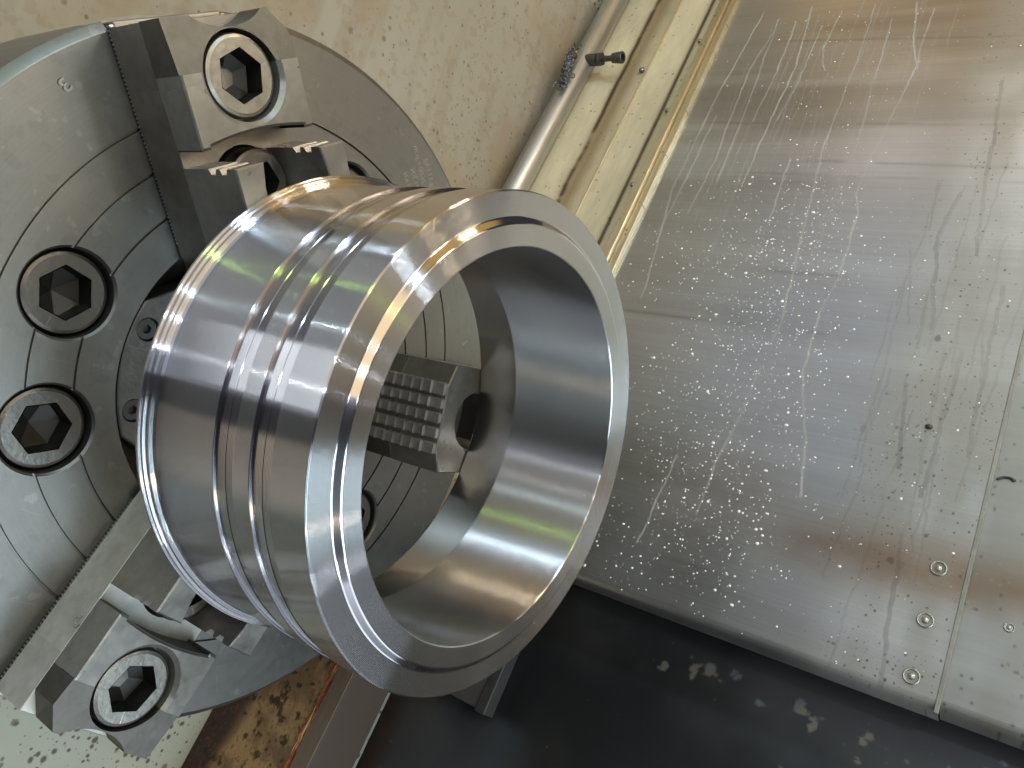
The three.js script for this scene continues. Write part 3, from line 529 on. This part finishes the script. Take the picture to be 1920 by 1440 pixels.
  { const w = new THREE.Shape(), arc = (d) => { const o = [[0.1404 - d, W - 0.0003], [0.1404 - d, W - 0.005]]; for (let i = 0; i <= 16; i++) { const y = (W - 0.005) * (1 - i / 8); o.push([Math.sqrt(0.1442 * 0.1442 - y * y) - d, y]); } o.push([0.1404 - d, -W + 0.005], [0.1404 - d, -W + 0.0003]); return o; };
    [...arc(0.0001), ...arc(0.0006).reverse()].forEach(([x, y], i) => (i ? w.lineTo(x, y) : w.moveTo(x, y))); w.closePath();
    mesh('shade_shell', boxUV(ext(w, 0.0303, 0.0498, 0), 6), shadeMat, t); }  // thin shell added over the concave wall, its dark colour stands for shade
  low = csg(low, prep(cylZ(0.0183, 0.012, 0.08, 0.1185, 0, 48)));
  const body = mesh('jaw_body', boxUV(low, 6), opt.side ?? darkJawMat, t);
  const nz = mesh('forked_nose', boxUV(hi, 6), jawMat, t);
  mesh('outer_step', boxUV(outer, 6), jawMat, t);
  mesh('rough_end', boxUV(rough, 6), roughMat, t);
  const hg = screwHead(0.0186), cup = hexCup(0.0122), hx = new THREE.Matrix4().makeRotationY(-Math.PI / 2);
  for (const [r, z, k, rot] of [[0.1675, 0.0478, 1, 0.3], [0.1185, opt.teeth ? 0.034 : 0.041, 0.9, 0.9]]) {
    const s = mesh('socket_bolt', hg, k === 1 ? std({ color: lin(0.55, 0.54, 0.51), metalness: 1, roughness: 0.4, map: steelMottle, bumpMap: steelBump, bumpScale: 0.0002 }) : opt.teeth ? shadeMat : boltMat, t);  // toothed jaw: second bolt coloured near-black for the shade in its hole
    s.rotation.set(0, -Math.PI / 2, 0); s.position.set(r, 0, z); s.scale.set(1, k, k); s.rotateX(rot);
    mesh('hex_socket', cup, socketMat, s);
  }
  if (opt.teeth) {        // pyramid gripping teeth on the inner end, each a piece of its own
    const tm = std({ color: lin(0.6, 0.6, 0.61), metalness: 0.4, roughness: 0.4, map: steelMottle });
    const rows = [[14.9, 8.2], [5.6, 6.6], [-3.35, 6.6], [-12.8, 6.9], [-22.4, 7.2]];
    for (const [tc, h] of rows) for (let i = 0; i < 8; i++) {
      const z0 = 0.0052 + i * 0.008, last = i === 7, z1 = last ? 0.0702 : z0 + 0.008, y0 = (tc - h / 2) / 1000 + 0.0034, y1 = (tc + h / 2) / 1000 + 0.0034;
      const s = new THREE.Shape(); s.moveTo(0.0757, z0); s.lineTo(0.0717, z0); s.lineTo(0.0717, last ? z1 : z0 + 0.0058); if (!last) s.lineTo(0.0692, z1); s.lineTo(0.0757, z1); s.closePath();
      const g = new THREE.ExtrudeGeometry(s, { depth: y1 - y0 - 0.0018, bevelEnabled: true, bevelSize: 0.0009, bevelThickness: 0.0009, bevelOffset: -0.0009, bevelSegments: 1 });
      g.applyMatrix4(new THREE.Matrix4().makeBasis(new THREE.Vector3(1, 0, 0), new THREE.Vector3(0, 0, 1), new THREE.Vector3(0, -1, 0))).translate(0, y1 - 0.0009, 0);
      mesh('gripping_tooth', boxUV(g, 6), tm, nz);
    }
  }
  return t;
}
makeJaw('upper stepped steel chuck jaw with a bright socket bolt, beside the beige wall', TH0);
const jawB = makeJaw('lower left stepped steel chuck jaw above the rusty guard plate', TH0 + D120, { side: litJawMat });
makeJaw('chuck jaw with rows of pyramid gripping teeth seen through the ring', TH0 - D120, { wM: 0.0342, off: -0.0034, teeth: true });
{ // stamped numeral on the side of the lower jaw
  const { FontLoader } = await import('three/addons/loaders/FontLoader.js'), { TextGeometry } = await import('three/addons/geometries/TextGeometry.js');
  const f = await new FontLoader().loadAsync('fonts/droid/droid_sans_bold.typeface.json');
  const g = new TextGeometry('2', { font: f, size: 0.006, depth: 0.0003 });
  const o = mesh('stamped_numeral', prep(g), std({ color: lin(0.75, 0.75, 0.73), metalness: 1, roughness: 0.25 }), jawB);
  o.matrix.makeBasis(new THREE.Vector3(0.55, 0, -0.835), new THREE.Vector3(0.835, 0, 0.55), new THREE.Vector3(0, -1, 0)); o.matrix.decompose(o.position, o.quaternion, o.scale); o.position.set(0.149, -0.0321, 0.027);
}

// ---------------------------------------------------------------- turned ring
const turnBump = tex(1024, 64, (u, v) => 0.5 + 0.5 * (fbm(u * 420, v * 2, 3) - 0.5) + 0.25 * (fbm(u * 60, v * 3, 2) - 0.5), false);
const turnRough = tex(1024, 256, (u, v) => 0.5 + 0.2 * (fbm(u * 160, v * 6, 3) - 0.5) + 0.2 * (fbm(u * 20 + 8, v * 20, 4) - 0.5), false);
turnBump.repeat.set(12, 1); turnRough.repeat.set(6, 1);
const ringMat = phys({ color: lin(0.56, 0.55, 0.56), metalness: 1, roughness: 0.15, anisotropy: 1 });
const faceMat = phys({ color: lin(0.46, 0.455, 0.46), metalness: 1, roughness: 0.19, anisotropy: 1 });
const boreMat = phys({ color: lin(0.5, 0.495, 0.5), metalness: 1, roughness: 0.27, anisotropy: 1 });
const rearMat = phys({ color: lin(0.66, 0.65, 0.63), metalness: 1, roughness: 0.17, anisotropy: 0.8 });
const grooveMat = phys({ color: lin(0.4, 0.39, 0.41), metalness: 1, roughness: 0.16, anisotropy: 0.9 });
{
  const t = group('steel_ring', 'shiny turned steel ring with two outer grooves held in the chuck', 'machined ring');
  const S = 320, R = 0.1150, fillet = (cx, cr, r, a0, a1, n = 5) => { const o = []; for (let i = 0; i <= n; i++) { const a = a0 + (a1 - a0) * i / n; o.push([cx + r * Math.cos(a), cr + r * Math.sin(a)]); } return o; };
  const GD = 0.0014, groove = (x0, x1) => { const xm = (x0 + x1) / 2; return [[x0, R], [x0 + 0.0001, R - 0.0001], [x0 + 0.0003, R - GD], [xm - 0.00035, R - GD], [xm - 0.0001, R - GD + 0.00022], [xm + 0.0001, R - GD + 0.00022], [xm + 0.00035, R - GD], [x1 - 0.0003, R - GD], [x1 - 0.0001, R - 0.0001], [x1, R]]; };
  const outer = [[0.0715, 0.1074], [0.0715, 0.1186], [0.0722, 0.1196], [0.0736, 0.1196], [0.0741, 0.1188], [0.0758, 0.1186], [0.0762, 0.1176], [0.0776, 0.1172], [0.0785, 0.1158], [0.08, 0.1150], [0.1195, R]];
  const SG = 0.53;
  mesh('outer_body', turned(outer, 0.00012, SG, 240), ringMat, t);
  mesh('turned_groove', turned(groove(0.1195, 0.1328), 0.0001, 0.5, 220, [0.05, 0.05, 0.05, 1.1]), grooveMat, t);
  mesh('land', turned([[0.1328, R], [0.1425, R]], 0.00012, SG, 240), ringMat, t);
  mesh('turned_groove', turned(groove(0.1425, 0.1552), 0.0001, 0.5, 220, [0.05, 0.05, 0.05, 1.1]), grooveMat, t);
  mesh('land', turned([[0.1552, R], [0.1742, R], [0.1748, R - 0.0006]], 0.00012, SG, 240), ringMat, t);
  mesh('front_band', turned([[0.1748, R - 0.0006], [0.1748, 0.1040]], 0.00006, 0.5, 220, [0.05, 0.05, 0.05, 1.25]), faceMat, t);
  mesh('front_fillet', revolve([[0.1748, 0.1040], [0.1749, 0.1036], [0.1752, 0.1032], [0.1766, 0.1015], [0.1769, 0.1011], [0.1770, 0.1006]], S), ringMat, t);
  mesh('front_face', turned([[0.1770, 0.1006], [0.1770, 0.0917], [0.1766, 0.0912]], 0.00006, 0.5, 220, [0.05, 0.05, 0.05, 1.25]), faceMat, t);
  mesh('bore', turned([[0.1766, 0.0912], [0.109, 0.0944]], 0.00014, 0.66, 240, [0.12, 0.12, 1.3]), boreMat, t);
  mesh('rear_counterbore', revolve([[0.109, 0.0944], [0.1086, 0.0952], [0.1086, 0.1062], [0.1076, 0.1072], [0.072, 0.1072], [0.0715, 0.1076]], S), rearMat, t);
}
renderer.render(scene, camera);
